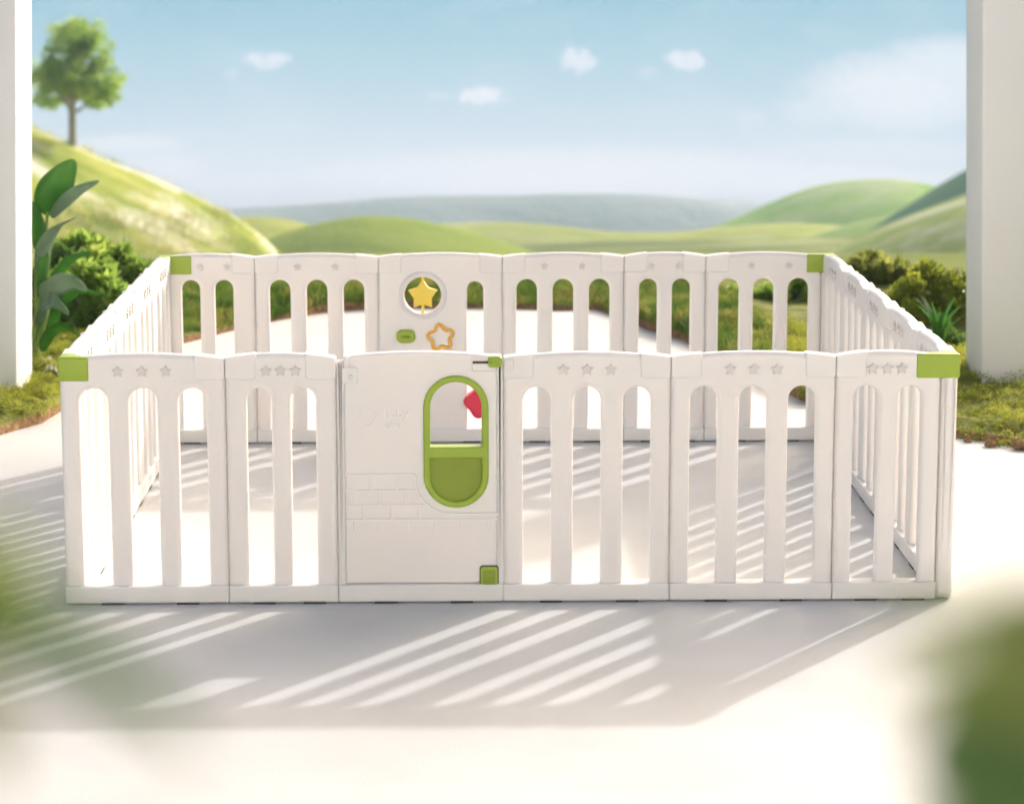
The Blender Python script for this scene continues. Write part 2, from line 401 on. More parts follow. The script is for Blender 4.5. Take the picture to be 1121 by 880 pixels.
# ------------------------------------------------------------------ setting: patio, ground, lawn
def grid_faces(nr, nc):
    i = np.arange((nr-1)*(nc-1)); r, c = i//(nc-1), i % (nc-1); a = r*nc+c
    return np.stack([a, a+1, a+nc+1, a+nc], 1)
def fnoise(x, y, seed, octs=4, base=1.):
    """sum of rotated sines, cheap smooth pseudo noise"""
    g = np.random.default_rng(seed); out = np.zeros(np.broadcast(x, y).shape); amp = 1.; fr = base
    for _ in range(octs):
        for _ in range(4):
            th, ph = g.uniform(0, 2*math.pi, 2); out = out+amp*.35*np.sin((x*math.cos(th)+y*math.sin(th))*fr*g.uniform(.7, 1.4)+ph)
        amp *= .5; fr *= 2.03
    return out

def groundz(X, Y):
    d = np.maximum(0, Y-6.9)
    return -.012 - .117*d + np.where(d > 0, 1, 0)*0
xs = np.concatenate([np.linspace(-480, -30, 24), np.linspace(-24, 24, 25), np.linspace(30, 480, 24)])
ys = np.concatenate([np.linspace(-15, 6.9, 12), np.geomspace(8.6, 860, 60)])
XX, YY = np.meshgrid(xs, ys); ZZ = groundz(XX, YY) + np.clip((YY-20)/200, 0, 1)*fnoise(XX, YY, 3, 3, .03)*1.5
gm = hillmat('valley_grass', (.10, .14, .03), (.16, .20, .045), (.24, .26, .07), .3, .6, (.40, .42, .22))
tag(np_mesh('ground', np.stack([XX, YY, ZZ], -1).reshape(-1, 3), grid_faces(*XX.shape), gm, smooth=True), kind='structure')
bm = bmesh.new(); v = [bm.verts.new(q) for q in ((-9, -12, 0), (9, -12, 0), (9, 6.7, 0), (-9, 6.7, 0))]; bm.faces.new(v)
tag(build('patio', bm, M['floor'], angle=0), kind='structure')

EDGE = np.array([(-9, -2.), (-5, .2), (-2.6, 1.5), (-1.85, 2.08), (-1.71, 2.17), (-1.56, 2.47), (-1.45, 3.3), (-1.36, 4.2), (-1.18, 4.5), (-1, 4.84), (-.73, 5.24), (-.38, 5.36), (0, 5.32), (.49, 5.28), (.6, 4.95), (.68, 4.61), (.8, 4.33), (.98, 3.5), (1.12, 2.78), (1.24, 2.66), (1.40, 2.35), (1.57, 2.11), (1.75, 1.91), (2.4, 1.45), (4.5, .3), (9, -2.)])
def edge_y(X): return np.interp(X, EDGE[:, 0], EDGE[:, 1])
cxs = np.unique(np.concatenate([np.linspace(-9, -2.8, 25), np.linspace(-2.8, 2.8, 281), np.linspace(2.8, 9, 25)]))
ey = edge_y(cxs) + .035*fnoise(cxs, cxs*0, 11, 3, 9.)
rows = []; NR = 90
for k in range(NR):
    t = (k/(NR-1))**1.4
    y = ey + (7.1-ey)*t
    z = .045 + .022*fnoise(cxs, y, 5, 3, 5.)*min(1, k/6)
    z = z - np.clip(.18-(y-ey), 0, .18)*.12 - np.maximum(0, y-6.4)*.3
    rows.append(np.stack([cxs, y, z], 1))
skirt = rows[0].copy(); skirt[:, 1] -= .018; skirt[:, 2] = -.004
lv = np.concatenate([skirt[None], np.array(rows)]).reshape(-1, 3)
lf = grid_faces(NR+1, len(cxs))
lawn = np_mesh('lawn', lv, lf, M['lawn'], smooth=True); lawn.data.materials.append(M['soil'])
mi = np.zeros(len(lf), dtype=np.int32); mi[:(len(cxs)-1)*3] = 1; lawn.data.polygons.foreach_set('material_index', mi)
tag(lawn, kind='structure')
def lawnz(X, Y): return .045 + .022*fnoise(X, Y, 5, 3, 5.) - np.clip(.18-(Y-edge_y(X)), 0, .18)*.12

def blades(n, sx, sy, hmin, hmax, wid, lean):
    """grass blades: bent quads (two faces each) rooted on the lawn"""
    x, y = sx, sy; z = lawnz(x, y)-.006; n = len(x)
    h = RNG.uniform(hmin, hmax, n); a = RNG.uniform(0, 2*math.pi, n); ln = RNG.uniform(.1, lean, n)*h; la = RNG.uniform(0, 2*math.pi, n)
    w = wid*RNG.uniform(.6, 1.3, n); wx, wy = np.cos(a)*w, np.sin(a)*w; lx, ly = np.cos(la)*ln, np.sin(la)*ln
    v = np.empty((n, 5, 3))
    v[:, 0] = np.stack([x-wx, y-wy, z], 1); v[:, 1] = np.stack([x+wx, y+wy, z], 1)
    v[:, 2] = np.stack([x+wx*.8+lx*.35, y+wy*.8+ly*.35, z+h*.6], 1); v[:, 3] = np.stack([x-wx*.8+lx*.35, y-wy*.8+ly*.35, z+h*.6], 1)
    v[:, 4] = np.stack([x+lx, y+ly, z+h], 1)
    b = np.arange(n)*5
    f = [tuple(q) for q in np.stack([b, b+1, b+2, b+3], 1).tolist()] + [tuple(q) for q in np.stack([b+3, b+2, b+4], 1).tolist()]
    return v.reshape(-1, 3), f
def scatter(n, x0, x1, depth0, depth1):
    x = RNG.uniform(x0, x1, n); y = edge_y(x) + RNG.uniform(depth0, depth1, n); k = (y < 6.38); return x[k], y[k]
x, y = scatter(70000, -1.5, 1.15, -.005, 2.6)
v, f = blades(0, x, y, .02, .06, .0028, 1.1)
tag(np_mesh('grass', v, f, M['grass']), 'green lawn grass growing behind the playpen', 'grass', kind='stuff')
def mossmesh(x0, x1, n, nc):
    """soft cushions of moss: little domes of tiny leaflets"""
    cx_, cy_ = scatter(nc, x0, x1, -.02, 1.9); rr = RNG.uniform(.02, .075, len(cx_))
    i = RNG.integers(0, len(cx_), n); d = RNG.normal(0, 1, (n, 3)); d[:, 2] = np.abs(d[:, 2]); d /= np.linalg.norm(d, axis=1)[:, None]
    r = rr[i]*RNG.uniform(.75, 1.05, n)
    c = np.stack([cx_[i]+d[:, 0]*r, cy_[i]+d[:, 1]*r, lawnz(cx_[i], cy_[i])-.012+d[:, 2]*r*.8], 1)
    return leaf_quads(c, d, .007, .014, .5)
def leaf_quads(c, d, smin, smax, wr, spread=.9, fold=.25):
    n = len(c); d = d+RNG.normal(0, spread*.5, (n, 3)); d /= np.linalg.norm(d, axis=1)[:, None]
    t = RNG.normal(0, 1, (n, 3)); s = np.cross(d, t); s /= np.linalg.norm(s, axis=1)[:, None]; nn = np.cross(s, d)
    L = RNG.uniform(smin, smax, n)[:, None]
    v = np.empty((n, 4, 3)); v[:, 0] = c-d*L*.5; v[:, 2] = c+d*L*.5; v[:, 1] = c+s*L*wr*.5+nn*L*fold*.5; v[:, 3] = c-s*L*wr*.5+nn*L*fold*.5
    b = np.arange(n)*4; return v.reshape(-1, 3), np.stack([b, b+1, b+2, b+3], 1)
v, f = mossmesh(-2.4, -1.42, 80000, 620); tag(np_mesh('moss', v, f, M['moss']), 'yellow green moss cushions around the foot of the pillar beside the banana plant', 'moss', kind='stuff')
v, f = mossmesh(1.02, 2.5, 100000, 900); tag(np_mesh('moss', v, f, M['moss']), 'yellow green moss cushions around the foot of the pillar beside the round shrub', 'moss', kind='stuff')
for px, py, s in ((1085, 489, .022), (1118, 492, .03), (1060, 484, .014), (1100, 487, .012)):
    g = on_ground(px, py); bm = bmesh.new(); bmesh.ops.create_icosphere(bm, subdivisions=2, radius=s)
    for q in bm.verts: q.co *= 1+random.uniform(-.25, .25); q.co.z *= .6
    o = build('soil_clod', bm, M['soil'], None, 60); o.location = (g[0], g[1], s*.45)
    tag(o, {1085: 'brown clod of soil lying on the patio just off the moss edge', 1118: 'large brown clod of soil at the moss edge by the picture border', 1060: 'small brown clod of soil at the moss edge nearest the playpen', 1100: 'tiny brown crumb of soil between the two larger clods'}[px], 'soil clod', 'soil clods along the moss edge')

bm = bmesh.new(); box(bm, -8, 8, -10.2, -9.9, -.01, 5.2, .01, 2)  # added unseen wall behind the camera, bounces sun onto the pen's shaded front
tag(build('bounce_wall', bm, M['pillar'], None, 40), kind='structure')
# white pillars of the porch
def pillar(xa, xb, xta, xtb, y0, y1, label):
    bm = bmesh.new(); box(bm, 0, 1, y0, y1, -.005, 1.56, 0)
    for v_ in bm.verts:
        hi = v_.co.z > 1; v_.co.x = (xtb if hi else xb) if v_.co.x > .5 else (xta if hi else xa)
    bmesh.ops.bevel(bm, geom=bm.edges[:], offset=.006, segments=3, affect='EDGES', profile=.5)
    tag(build('pillar', bm, M['pillar'], None, 40), label, 'pillar', 'white porch pillars')
a, b = at_y(18, 437, 2.90)[0], at_y(18, -12, 2.90)[0]
pillar(a-.24, a, b-.24, b, 2.90, 3.24, 'white plaster pillar standing in moss beside the broad leaved banana plant')
a, b = at_y(1075, 425, 3.0)[0], at_y(1075, -12, 3.0)[0]
pillar(a, a+.21, b, b+.21, 3.0, 3.30, 'white plaster pillar standing in moss beside the round yellow green shrub')

# ------------------------------------------------------------------ hills
def crest(pts, Yd, name, mat, front, drop, back=None, cols=160, rows=40, seed=1, amp=.4, base=.1, pw=1.6, up=0.):
    pts = np.array(pts, float); px = np.linspace(pts[0, 0], pts[-1, 0], cols)
    t = np.interp(px, pts[:, 0], np.arange(len(pts)))          # smooth the polyline
    py = np.interp(px, pts[:, 0], pts[:, 1]); k = np.ones(9)/9
    for _ in range(3): py = np.convolve(np.pad(py, 4, mode='edge'), k, 'valid')
    C = np.array([at_y(a, b, Yd) for a, b in zip(px, py)])
    s = np.concatenate([np.linspace(-1, 0, rows//3, endpoint=False), np.linspace(0, 1, rows)])
    back = back or front
    V = np.empty((len(s), cols, 3))
    for i, q in enumerate(s):
        yy = Yd-front*q if q > 0 else Yd-back*q
        zz = C[:, 2]-drop*abs(q)**pw
        V[i, :, 0] = C[:, 0]; V[i, :, 1] = yy; V[i, :, 2] = zz+amp*fnoise(C[:, 0], np.full(cols, yy), seed, 4, base)*(.35+abs(q))
    return tag(np_mesh(name, V.reshape(-1, 3), grid_faces(len(s), cols), mat, smooth=True), kind='structure')
pale = (.60, .60, .42)
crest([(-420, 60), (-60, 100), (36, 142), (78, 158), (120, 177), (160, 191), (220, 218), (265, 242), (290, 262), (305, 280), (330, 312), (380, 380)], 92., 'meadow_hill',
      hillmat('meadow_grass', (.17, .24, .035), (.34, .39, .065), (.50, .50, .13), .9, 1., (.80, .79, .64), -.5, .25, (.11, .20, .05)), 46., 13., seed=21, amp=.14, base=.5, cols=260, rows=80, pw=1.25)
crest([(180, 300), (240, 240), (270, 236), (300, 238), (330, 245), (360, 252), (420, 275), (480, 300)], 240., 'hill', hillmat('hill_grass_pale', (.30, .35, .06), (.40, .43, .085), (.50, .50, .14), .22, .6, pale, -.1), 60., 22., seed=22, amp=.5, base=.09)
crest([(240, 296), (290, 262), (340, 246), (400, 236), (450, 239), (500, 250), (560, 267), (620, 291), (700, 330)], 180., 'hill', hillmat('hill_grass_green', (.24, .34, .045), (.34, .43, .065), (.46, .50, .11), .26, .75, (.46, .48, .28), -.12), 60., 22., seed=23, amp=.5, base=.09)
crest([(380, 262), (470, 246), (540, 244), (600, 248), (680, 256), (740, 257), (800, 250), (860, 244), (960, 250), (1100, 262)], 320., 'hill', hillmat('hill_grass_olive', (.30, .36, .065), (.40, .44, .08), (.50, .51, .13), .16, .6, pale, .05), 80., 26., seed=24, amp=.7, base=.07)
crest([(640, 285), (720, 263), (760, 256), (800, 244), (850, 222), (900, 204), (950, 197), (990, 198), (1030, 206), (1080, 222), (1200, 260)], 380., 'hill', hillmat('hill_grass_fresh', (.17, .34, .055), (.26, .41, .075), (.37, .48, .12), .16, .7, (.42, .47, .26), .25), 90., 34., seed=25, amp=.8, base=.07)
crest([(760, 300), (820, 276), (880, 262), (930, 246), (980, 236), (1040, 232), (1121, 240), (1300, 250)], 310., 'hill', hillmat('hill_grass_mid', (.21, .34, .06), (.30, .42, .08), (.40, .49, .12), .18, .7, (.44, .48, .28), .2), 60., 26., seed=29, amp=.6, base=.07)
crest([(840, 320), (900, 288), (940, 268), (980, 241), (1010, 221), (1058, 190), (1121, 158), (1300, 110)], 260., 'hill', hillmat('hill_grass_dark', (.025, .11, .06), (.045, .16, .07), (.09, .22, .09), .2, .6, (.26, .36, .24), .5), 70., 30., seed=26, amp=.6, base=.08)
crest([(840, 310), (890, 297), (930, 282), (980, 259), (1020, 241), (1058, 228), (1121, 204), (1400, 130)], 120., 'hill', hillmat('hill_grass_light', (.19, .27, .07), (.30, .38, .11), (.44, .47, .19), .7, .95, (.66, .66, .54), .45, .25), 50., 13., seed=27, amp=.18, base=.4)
crest([(-300, 215), (100, 238), (200, 234), (260, 226), (330, 224), (400, 215), (480, 210), (560, 214), (640, 212), (720, 217), (800, 224), (900, 230), (1100, 215), (1500, 220)], 640., 'mountains', hillmat('haze_tinted_mountain', (.33, .38, .41), (.40, .45, .48), (.46, .51, .54), .04, .4, (.48, .50, .51), 0., .5), 90., 55., seed=28, amp=2., base=.04)  # mountain base colour is pale blue-grey: haze fade painted in

mh = bpy.data.objects['meadow_hill'].data
vv = np.empty(len(mh.vertices)*3); mh.vertices.foreach_get('co', vv); vv = vv.reshape(-1, 260, 3)
n = 60000; ri = RNG.uniform(20, vv.shape[0]-30, n); ci = RNG.uniform(0, 258.9, n); r0, c0 = ri.astype(int), ci.astype(int); fr, fc = (ri-r0)[:, None], (ci-c0)[:, None]
pt = vv[r0, c0]*(1-fr)*(1-fc)+vv[r0+1, c0]*fr*(1-fc)+vv[r0, c0+1]*(1-fr)*fc+vv[r0+1, c0+1]*fr*fc
keep = fnoise(pt[:, 0]*1., pt[:, 1]*.4, 77, 4, .9)+RNG.normal(0, .35, n) > .1; pt = pt[keep]; n = len(pt)
h = RNG.uniform(.12, .42, n); a = RNG.uniform(0, math.pi, n); w = .022; ln = RNG.normal(0, .35, (n, 2))*h[:, None]
v = np.empty((n, 3, 3)); v[:, 0] = pt-np.stack([np.cos(a)*w, np.sin(a)*w, a*0+.03], 1); v[:, 1] = pt+np.stack([np.cos(a)*w, np.sin(a)*w, a*0-.03], 1); v[:, 2] = pt+np.stack([ln[:, 0], ln[:, 1], h], 1)
M['straw'] = noise_mat('straw_grass', [(.38, (.26, .32, .06)), (.5, (.48, .46, .18)), (.6, (.74, .70, .50))], .35, 4., .8, spec=.1, translucent=.4)
tag(np_mesh('meadow_tufts', v.reshape(-1, 3), np.arange(n*3).reshape(-1, 3), M['straw']), 'pale feathery grass tufts covering the meadow hill below the lone tree', 'grass', kind='stuff')

# ------------------------------------------------------------------ plants
def lobes(centres, radii, n, shell=.55):
    centres = np.array(centres, float); radii = np.array(radii, float)
    if radii.ndim == 1: radii = np.stack([radii]*3, 1)
    wgt = radii.prod(1)**.8; i = RNG.choice(len(centres), n, p=wgt/wgt.sum())
    d = RNG.normal(0, 1, (n, 3)); d /= np.linalg.norm(d, axis=1)[:, None]
    r = RNG.uniform(shell, 1.05, n)**.8
    c = centres[i]+d*radii[i]*r[:, None]
    return c, d
def sublobes(centres, radii, k, spread=.8, size=.42):
    """break every lobe into clumps so the outline is uneven and gaps show"""
    C, Rr = [], []
    for c, r in zip(centres, radii):
        r = np.array(r if hasattr(r, '__len__') else (r, r, r))
        for _ in range(k):
            d = RNG.normal(0, 1, 3); d /= np.linalg.norm(d)
            C.append(np.array(c)+d*r*spread*RNG.uniform(.45, 1)); Rr.append(r*size*RNG.uniform(.6, 1.25))
    return np.array(C), np.array(Rr)
def shrub(name, base, centres, radii, n, leaf, mat, label, cat, group=None, k=14, wr=.5, stems=4, size=.42):
    root = empty(name, base); B = np.array(base)
    C, Rr = sublobes(centres, radii, k, size=size); c, d = lobes(C, Rr, n, .3)
    keep = c[:, 2]+0 > B[2]+.005; c, d = c[keep]-B, d[keep]
    d[:, 2] += .25
    v, f = leaf_quads(c, d, leaf*.6, leaf*1.3, wr); np_mesh('foliage', v, f, mat, root)
    bm = bmesh.new()
    for j in range(stems):
        e = C[RNG.integers(0, len(C))]-B; mid = e*.5+RNG.normal(0, .02, 3)*np.linalg.norm(e)
        tube(bm, [(0, 0, -.02), tuple(mid), tuple(e)], [.02*np.linalg.norm(e)+.002, .014*np.linalg.norm(e), .003], 6)
    build('stem', bm, M['bark'], root)
    return tag(root, label, cat, group)
def lump(px, py, Y, rx, ry, rz=None):
    c = at_y(px, py, Y); s = (Y-CAM[1])/F
    return c, (rx*s, (rz or rx)*s, ry*s)

# tree on the meadow hill
tb = at_y(79, 157, 92.); tb[2] -= .15
root = empty('tree', tuple(tb)); s = (92-CAM[1])/F
lob = [((84, 40), (32, 26)), ((66, 60), (26, 24)), ((104, 60), (24, 22)), ((60, 90), (30, 24)), ((84, 84), (34, 26)), ((110, 88), (30, 22)), ((42, 82), (20, 22)), ((126, 86), (15, 15)), ((100, 108), (22, 12)), ((54, 110), (22, 11)), ((122, 108), (13, 11))]
cen = [at_y(*q, 92+RNG.uniform(-.5, .5)) for q, _ in lob]; rad = [(a*s, a*s, b*s) for _, (a, b) in lob]
C, Rr = sublobes(cen, rad, 18, .85, .38); c, d = lobes(C, Rr, 11500, .3); c = c-tb
v, f = leaf_quads(c, d, .09, .2, .6); np_mesh('crown', v, f, M['treeleaf'], root)
bm = bmesh.new()
top = at_y(80, 92, 92.)-tb
tube(bm, [(0, 0, -.6), (.02, 0, .6), (.03, 0, 1.5), tuple(top)], [.22, .15, .13, .08], 10)
for q in cen[:9]:
    e = q-tb; st = np.array([.03, 0, 1.3+RNG.uniform(0, .7)]); tube(bm, [tuple(st), tuple((st+e)/2+np.array([0, 0, -.12])), tuple(e)], [.085, .06, .025], 6)
build('trunk', bm, M['bark'], root, 60)
tag(root, 'lone round crowned tree with pale trunk on the grassy meadow hill', 'tree')

# broad leaf blades for the banana-like plant and the near plants
def blade(bm, pts, wid, cup=.15, side=None, prof=None, wave=0.):
    """a leaf blade along a 3-D midrib; wid = half width, folded along the rib"""
    pts = [Vector(p) for p in pts]
    P = []                                                    # resample by Catmull-Rom
    m = len(pts)
    for i in range(m-1):
        p0, p1, p2, p3 = pts[max(0, i-1)], pts[i], pts[i+1], pts[min(m-1, i+2)]
        for k in range(8):
            t = k/8; P.append(.5*((2*p1)+(p2-p0)*t+(2*p0-5*p1+4*p2-p3)*t*t+(3*p1-p0-3*p2+p3)*t**3))
    P.append(pts[-1]); n = len(P); rows = []
    for i, p in enumerate(P):
        u = i/(n-1); t = (P[min(n-1, i+1)]-P[max(0, i-1)]).normalized()
        s_ = (Vector(side) - t*Vector(side).dot(t)).normalized(); nn = t.cross(s_)
        w = wid*((math.sin(math.pi*min(1, u**.75))**.7) if prof is None else prof(u))+.0004
        row = []
        for k in (-1, -.5, 0, .5, 1):
            row.append(bm.verts.new(p+s_*w*k+nn*w*(cup*abs(k)+wave*math.sin(u*17+k*2)*abs(k))))
        rows.append(row)
    for a, b in zip(rows, rows[1:]):
        for k in range(4): bm.faces.new((a[k], a[k+1], b[k+1], b[k]))
YP = 3.55
def P(x, y, dY=0.): return tuple(at_y(x, y, YP+dY))
g0 = at_y(42, 425, YP); base = np.array([g0[0]-.02, YP, .03])
root = empty('banana_plant', tuple(base)); inv = Matrix.Translation(-Vector(base))
def leafpart(name, mat, specs):
    for sp in specs:
        bm = bmesh.new(); blade(bm, *sp[:2], **sp[2]); bm.transform(inv)
        ob = build(name, bm, mat, root, 0); ob.data.shade_smooth()
        so = ob.modifiers.new('thick', 'SOLIDIFY'); so.thickness = .0012
bm = bmesh.new()
for tip in ((52, 232), (47, 250), (40, 270), (44, 300), (56, 262), (62, 300)):
    e = Vector(P(*tip)); tube(bm, [Vector(base)+Vector((random.uniform(-.02, .02), random.uniform(-.02, .02), 0)), (Vector(base)+e)/2+Vector((.008, 0, .02)), e], [.012, .009, .006], 8)
bm.transform(inv); build('stalk', bm, M['stem'], root, 60)
leafpart('leaf', M['bigleaf'], [
    ([P(50, 236), P(57, 216, -.02), P(68, 196, -.03), P(82, 175, -.02)], .068, dict(side=(.8, .3, -.5), cup=.22)),
    ([P(42, 275), P(42, 252, -.03), P(38, 234, -.06), P(34, 220, -.1)], .03, dict(side=(.8, .5, .2))),
    ([P(44, 330), P(46, 300, -.03), P(48, 275, -.03), P(46, 262)], .02, dict(side=(.9, .4, .1))),
    ([P(52, 372), P(62, 340, -.04), P(84, 318, -.07), P(112, 322, -.1)], .022, dict(side=(-.4, -.5, .8), cup=.25)),
    ([P(50, 340), P(60, 305, -.03), P(76, 284, -.06), P(100, 276, -.09)], .022, dict(side=(-.5, -.4, .7), cup=.25)),
    ([P(46, 385), P(54, 365, -.04), P(72, 356, -.07), P(92, 372, -.1)], .024, dict(side=(-.3, -.5, .8), cup=.25))])
leafpart('leaf', M['greyleaf'], [
    ([P(56, 238), P(70, 222, -.03), P(88, 207, -.06), P(109, 198, -.08)], .024, dict(side=(.5, -.3, .8), cup=.3)),
    ([P(44, 300), P(50, 270, -.05), P(64, 250, -.08), P(84, 238, -.1)], .035, dict(side=(.8, .3, .4), cup=.3)),
    ([P(40, 345), P(52, 322, -.05), P(74, 308, -.08), P(96, 318, -.1)], .045, dict(side=(.4, -.3, .9), cup=.2)),
    ([P(42, 360), P(50, 338, -.06), P(60, 330, -.1), P(76, 345, -.14)], .03, dict(side=(.6, -.3, .8), cup=.2))])
tag(root, 'tall banana like plant with broad paddle leaves beside the pillar', 'plant')

def gb(px, Y): q = at_y(px, 300, Y); return (q[0], Y, .03)
G1 = 'shrubs behind the playpen'
for (nm, px, Y, lps, n, lf_, mat, label, k) in (
    ('leafy_shrub', 95, 4.3, [(70, 330, 34, 44), (105, 320, 34, 40), (130, 338, 30, 34), (88, 370, 44, 34)], 2300, .085, 'bushleaf', 'dense green shrub with pointed leaflets growing behind the banana plant', 12),
    ('leafy_shrub', 130, 5.2, [(112, 286, 32, 24), (148, 306, 30, 26), (170, 335, 26, 30), (85, 285, 34, 26)], 1900, .09, 'bushleaf', 'yellow green shrub at the foot of the meadow hill behind the pen corner', 12),
    ('leafy_shrub', 68, 5.0, [(52, 320, 22, 45), (72, 300, 20, 30)], 1600, .08, 'darkleaf', 'dark narrow shrub tucked behind the banana plant stalks', 10),
    ('variegated_plant', 52, 3.38, [(46, 410, 13, 17), (62, 409, 13, 17), (54, 402, 10, 12)], 1500, .03, 'paleleaf', 'low variegated plant with creamy leaves at the foot of the pillar', 8),
    ('round_shrub', 1020, 4.6, [(1015, 322, 38, 32), (990, 330, 24, 28), (1048, 316, 34, 30), (1035, 350, 44, 34), (1000, 365, 30, 28), (1100, 325, 40, 36)], 8500, .038, 'roundleaf', 'rounded yellow green clipped shrub beside the white pillar', 14),
    ('leafy_shrub', 955, 5.95, [(945, 295, 30, 20), (975, 300, 26, 24), (1000, 302, 24, 16)], 2600, .06, 'brownleaf', 'brownish dark shrub behind the round clipped shrub', 12),
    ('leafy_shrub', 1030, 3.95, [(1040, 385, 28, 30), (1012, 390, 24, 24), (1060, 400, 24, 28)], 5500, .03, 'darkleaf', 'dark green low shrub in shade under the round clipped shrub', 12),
    ('leafy_shrub', 860, 5.35, [(850, 322, 34, 20), (812, 326, 24, 16), (888, 320, 26, 22)], 3200, .045, 'bushleaf', 'green shrub seen through the slots of the farthest pen corner', 12),
):
    cc, rr = zip(*[lump(a, b, Y+RNG.uniform(-.08, .08), c_, d_) for a, b, c_, d_ in lps])
    shrub(nm, gb(px, Y), cc, rr, n, lf_, M[mat], label, 'shrub' if 'shrub' in nm else 'plant', G1 if nm == 'leafy_shrub' else None, k)
# bright spiky fern in front of the round shrub
fb = np.array(gb(1030, 3.75)); root = empty('fern', tuple(fb)); bm = bmesh.new()
for j in range(26):
    a = random.uniform(0, 2*math.pi); hh = random.uniform(.10, .24); rr_ = random.uniform(.03, .12)
    e = Vector((math.cos(a)*rr_, math.sin(a)*rr_*.7, hh)); mid = Vector((e.x*.35, e.y*.35, hh*.65))
    blade(bm, [(0, 0, 0), mid, e], random.uniform(.006, .010), side=(-math.sin(a), math.cos(a), .1), cup=.3)
ob = build('frond', bm, M['fernleaf'], root, 0)
tag(root, 'bright green spiky fern in front of the round clipped shrub', 'fern')

# out-of-focus plants standing close to the camera
def near_plant(base, leaves, label, stem_to):
    root = empty('leafy_plant', base); inv = Matrix.Translation(-Vector(base)); bm = bmesh.new()
    for e in stem_to: tube(bm, [Vector(base), (Vector(base)*.4+Vector(e)*.6)+Vector((0, -.02, .03)), Vector(e)], [.009, .006, .003], 8)
    bm.transform(inv); build('stem', bm, M['stem'], root, 60)
    for pts, w, mat, side in leaves:
        bm = bmesh.new(); blade(bm, pts, w, side=side, cup=.15); bm.transform(inv)
        o = build('leaf', bm, M[mat], root, 0); o.data.shade_smooth()
    return tag(root, label, 'plant', 'plants close to the camera')
def Q(x, y, d): return tuple(CAM+ray(x, y)*d)       # d metres in front of the lens
b0 = CAM+ray(-220, 800)*.44
near_plant((b0[0], b0[1], 0.), [
    ([Q(-130, 690, .44), Q(-60, 650, .43), Q(0, 632, .42), Q(50, 645, .41)], .010, 'nearolive', (0, .5, 1)),
    ([Q(-130, 700, .44), Q(-20, 680, .43), Q(90, 715, .42), Q(215, 820, .41)], .0052, 'nearleaf', (0, .5, 1)),
    ([Q(-130, 720, .44), Q(-60, 720, .43), Q(-20, 790, .42), Q(-5, 870, .41)], .0055, 'nearpale', (1, .3, .3)),
    ([Q(-130, 690, .44), Q(-90, 650, .44), Q(-40, 640, .43), Q(15, 640, .42)], .011, 'nearolive', (.3, .5, .8)),
], 'blurred green plant with long drooping leaves close to the lens beside the left pen corner', [Q(-130, 700, .44)])
b0 = CAM+ray(1300, 960)*.5
near_plant((b0[0], b0[1], 0.), [
    ([Q(1270, 900, .5), Q(1180, 830, .48), Q(1100, 805, .47), Q(1005, 860, .47)], .0165, 'nearleaf', (.2, .4, 1)),
    ([Q(1270, 920, .5), Q(1170, 890, .5), Q(1090, 895, .5), Q(1010, 960, .49)], .0150, 'nearleaf', (.2, .4, 1)),
    ([Q(1260, 820, .46), Q(1190, 740, .44), Q(1120, 705, .43), Q(1055, 720, .42)], .013, 'nearolive', (.2, .4, 1)),
    ([Q(1260, 840, .46), Q(1150, 770, .43), Q(1080, 745, .42), Q(970, 760, .41)], .0058, 'nearolive', (.1, .4, 1)),
    ([Q(1260, 780, .46), Q(1180, 710, .44), Q(1090, 680, .42), Q(960, 690, .40)], .0050, 'nearolive', (.1, .4, 1)),
], 'blurred plant with broad dark leaves close to the lens beside the right pen corner', [Q(1270, 900, .5), Q(1260, 820, .46)])

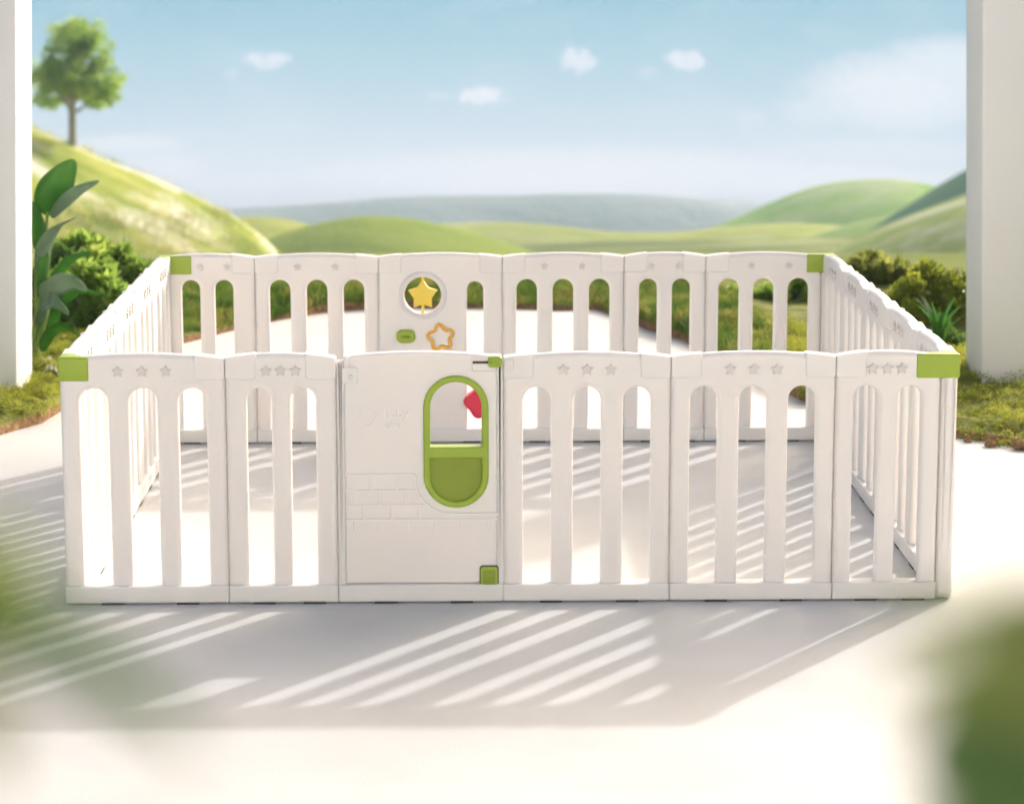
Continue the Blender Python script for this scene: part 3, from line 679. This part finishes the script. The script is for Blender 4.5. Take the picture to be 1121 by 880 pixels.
# ------------------------------------------------------------------ sky, haze, light, camera
def sky_backdrop():
    Rr, n = 1400., 72; V = []
    for i in range(n+1):
        a = R(-80+160*i/n)
        for z in (-400., -60., 240.): V.append((Rr*math.sin(a), CAM[1]+Rr*math.cos(a), z))
    f = grid_faces(n+1, 3)
    m, nt, bs = new_mat('sky_air'); nt.nodes.remove(bs); L = nt.links.new
    out = nt.nodes['Material Output']; geo = N(nt, 'ShaderNodeNewGeometry'); sep = N(nt, 'ShaderNodeSeparateXYZ'); L(geo.outputs['Position'], sep.inputs[0])
    def math_(op, a, b=None, c=None):
        n_ = nt.nodes.new('ShaderNodeMath'); n_.operation = op
        for i_, q in enumerate((a, b, c)):
            if q is None: continue
            if isinstance(q, (int, float)): n_.inputs[i_].default_value = q
            else: L(q, n_.inputs[i_])
        return n_.outputs[0]
    # bearing and dip of the point as seen from the patio, in hundredths of a radian
    az = math_('MULTIPLY', math_('ARCTAN2', sep.outputs['X'], math_('ADD', sep.outputs['Y'], -CAM[1])), 100.)
    el = math_('MULTIPLY', math_('ADD', sep.outputs['Z'], -CAM[2]), 100./Rr)
    def ang(px, py):
        d = ray(px, py); return math.degrees(0) + math.atan2(d[0], d[1])*100, d[2]/math.hypot(d[0], d[1])*100
    e0, e1 = ang(560, 230)[1], ang(560, 0)[1]
    t = math_('DIVIDE', math_('SUBTRACT', el, e0), (e1-e0))
    def pos(y): return (230-y)/230.
    sc_ = 2**-EXPO
    def behind_air(c, tau=.605, air=AIR): return tuple(max(0., (c[i]-(1-tau)*air[i])/tau) for i in range(3)) + (1.,)
    cols = [(p_, behind_air(c_)) for p_, c_ in ((0, srgb(226, 232, 236)), (pos(195), srgb(235, 241, 245)), (pos(150), srgb(224, 236, 241)), (pos(110), srgb(210, 229, 235)), (pos(50), srgb(193, 220, 228)), (1, srgb(178, 211, 220)))]
    cr = ramp(nt, cols); L(t, cr.inputs['Fac'])
    comb = N(nt, 'ShaderNodeCombineXYZ'); L(az, comb.inputs[0]); L(el, comb.inputs[1])
    mp = N(nt, 'ShaderNodeMapping'); mp.inputs['Scale'].default_value = (1, 2.6, 1); L(comb.outputs[0], mp.inputs[0])
    wn = N(nt, 'ShaderNodeTexNoise', Scale=.16, Detail=6., Roughness=.55, Distortion=.4); L(mp.outputs[0], wn.inputs['Vector'])
    w1 = ramp(nt, [(.48, (0, 0, 0)), (.8, (.22, .22, .22))]); L(wn.outputs['Fac'], w1.inputs['Fac'])
    fn = N(nt, 'ShaderNodeTexNoise', Scale=2.2, Detail=6., Roughness=.6); L(comb.outputs[0], fn.inputs['Vector'])
    fo = math_('SUBTRACT', fn.outputs['Fac'], .5)
    total = None
    for px, py, rx, ry, dens, soft in ((293, 66, 26, 11, .75, .8), (527, 105, 27, 11, .95, .7), (632, 66, 22, 15, .8, .8), (752, 66, 24, 12, .85, .8), (480, 105, 18, 5, .35, .9), (710, 80, 12, 7, .3, .9), (253, 80, 10, 9, .3, .9),
                                   (985, 100, 125, 52, .9, 1.0), (1040, 70, 100, 36, .8, 1.), (900, 120, 60, 22, .5, 1.), (640, 190, 340, 34, .95, 1.), (860, 196, 220, 22, .8, 1.), (140, 158, 70, 12, .65, .9), (450, 180, 60, 12, .5, 1.), (180, 180, 60, 16, .5, 1.), (960, 165, 150, 18, .4, 1.), (820, 130, 24, 14, .3, 1.)):
        ax, ex = ang(px, py); sx_, sy_ = rx/F*100, ry/F*100
        dx = math_('DIVIDE', math_('SUBTRACT', az, ax), sx_); dy = math_('DIVIDE', math_('SUBTRACT', el, ex), sy_)
        r2 = math_('ADD', math_('MULTIPLY', dx, dx), math_('MULTIPLY', dy, dy))
        rr2 = math_('ADD', r2, math_('MULTIPLY', fo, 3.6 if rx < 35 else .9))
        mr = N(nt, 'ShaderNodeMapRange', interpolation_type='SMOOTHSTEP'); L(rr2, mr.inputs['Value'])
        mr.inputs['From Min'].default_value = 1.15; mr.inputs['From Max'].default_value = 1.15-1.2*soft; mr.inputs['To Max'].default_value = dens
        total = mr.outputs[0] if total is None else math_('MAXIMUM', total, mr.outputs[0])
    total = math_('MAXIMUM', total, w1.outputs['Color'])
    mx = N(nt, 'ShaderNodeMixRGB'); mx.inputs['Color2'].default_value = behind_air(srgb(243, 247, 249)); L(total, mx.inputs['Fac']); L(cr.outputs[0], mx.inputs['Color1'])
    em = N(nt, 'ShaderNodeEmission', Strength=SKY_GAIN*sc_); L(mx.outputs[0], em.inputs['Color']); L(em.outputs[0], out.inputs['Surface'])
    tag(np_mesh('sky', np.array(V), f, m, smooth=True), kind='structure')

EXPO = 0.67; SKY_GAIN = 1.0; AIR = (.92, 1.07, .94)
SUN_STRENGTH, SKY_STRENGTH, HAZE = 2.0, .15, 5.5e-4
sky_backdrop()
m, nt, bs = new_mat('haze_air'); nt.nodes.remove(bs)
pv = N(nt, 'ShaderNodeVolumePrincipled'); pv.inputs['Color'].default_value = (.66, .86, 1., 1); pv.inputs['Density'].default_value = HAZE; pv.inputs['Anisotropy'].default_value = .1
nt.links.new(pv.outputs[0], nt.nodes['Material Output'].inputs['Volume'])
bm = bmesh.new(); box(bm, -520, 520, -30, 900, -170, 5.)
tag(build('haze', bm, m, angle=0), 'pale haze lying over the valley and the far hills', 'haze', kind='stuff')

sv = Vector((1.2, 1.68, 1.0)).normalized()
el, azm = math.asin(sv.z), math.atan2(sv.x, sv.y)
wd = bpy.data.worlds.new('World'); sc.world = wd; wd.use_nodes = True; nt = wd.node_tree
st = nt.nodes.new('ShaderNodeTexSky'); st.sky_type = 'NISHITA'; st.sun_disc = False; st.sun_elevation = el; st.sun_rotation = azm; st.dust_density = 10.; st.ozone_density = .2; st.air_density = 1.0
nt.links.new(st.outputs[0], nt.nodes['Background'].inputs['Color']); nt.nodes['Background'].inputs['Strength'].default_value = SKY_STRENGTH
sl = bpy.data.lights.new('sun', 'SUN'); sl.energy = SUN_STRENGTH; sl.angle = R(1.3); sl.color = (1., .975, .955)
so = bpy.data.objects.new('sun', sl); COL.objects.link(so); so.rotation_euler = sv.to_track_quat('Z', 'Y').to_euler(); so.location = (6, 8, 6)

cd = bpy.data.cameras.new('camera'); cam = bpy.data.objects.new('camera', cd); COL.objects.link(cam); sc.camera = cam
mt = Matrix.Identity(4)
for i in range(3): mt[i][0], mt[i][1], mt[i][2], mt[i][3] = RT[i], UP[i], -FW[i], CAM[i]
cam.matrix_world = mt; cd.sensor_width = 36; cd.sensor_fit = 'HORIZONTAL'; cd.lens = F/1121*36; cd.clip_start = .05; cd.clip_end = 5000
cd.dof.use_dof = True; cd.dof.focus_distance = 6.5; cd.dof.aperture_fstop = 5.
sc.view_settings.view_transform = 'Standard'; sc.view_settings.look = 'None'; sc.view_settings.exposure = EXPO; sc.view_settings.gamma = 1
sc.render.engine = 'CYCLES'; sc.cycles.use_denoising = True; sc.cycles.max_bounces = 10; sc.cycles.diffuse_bounces = 7; sc.cycles.volume_bounces = 1; sc.cycles.transparent_max_bounces = 8
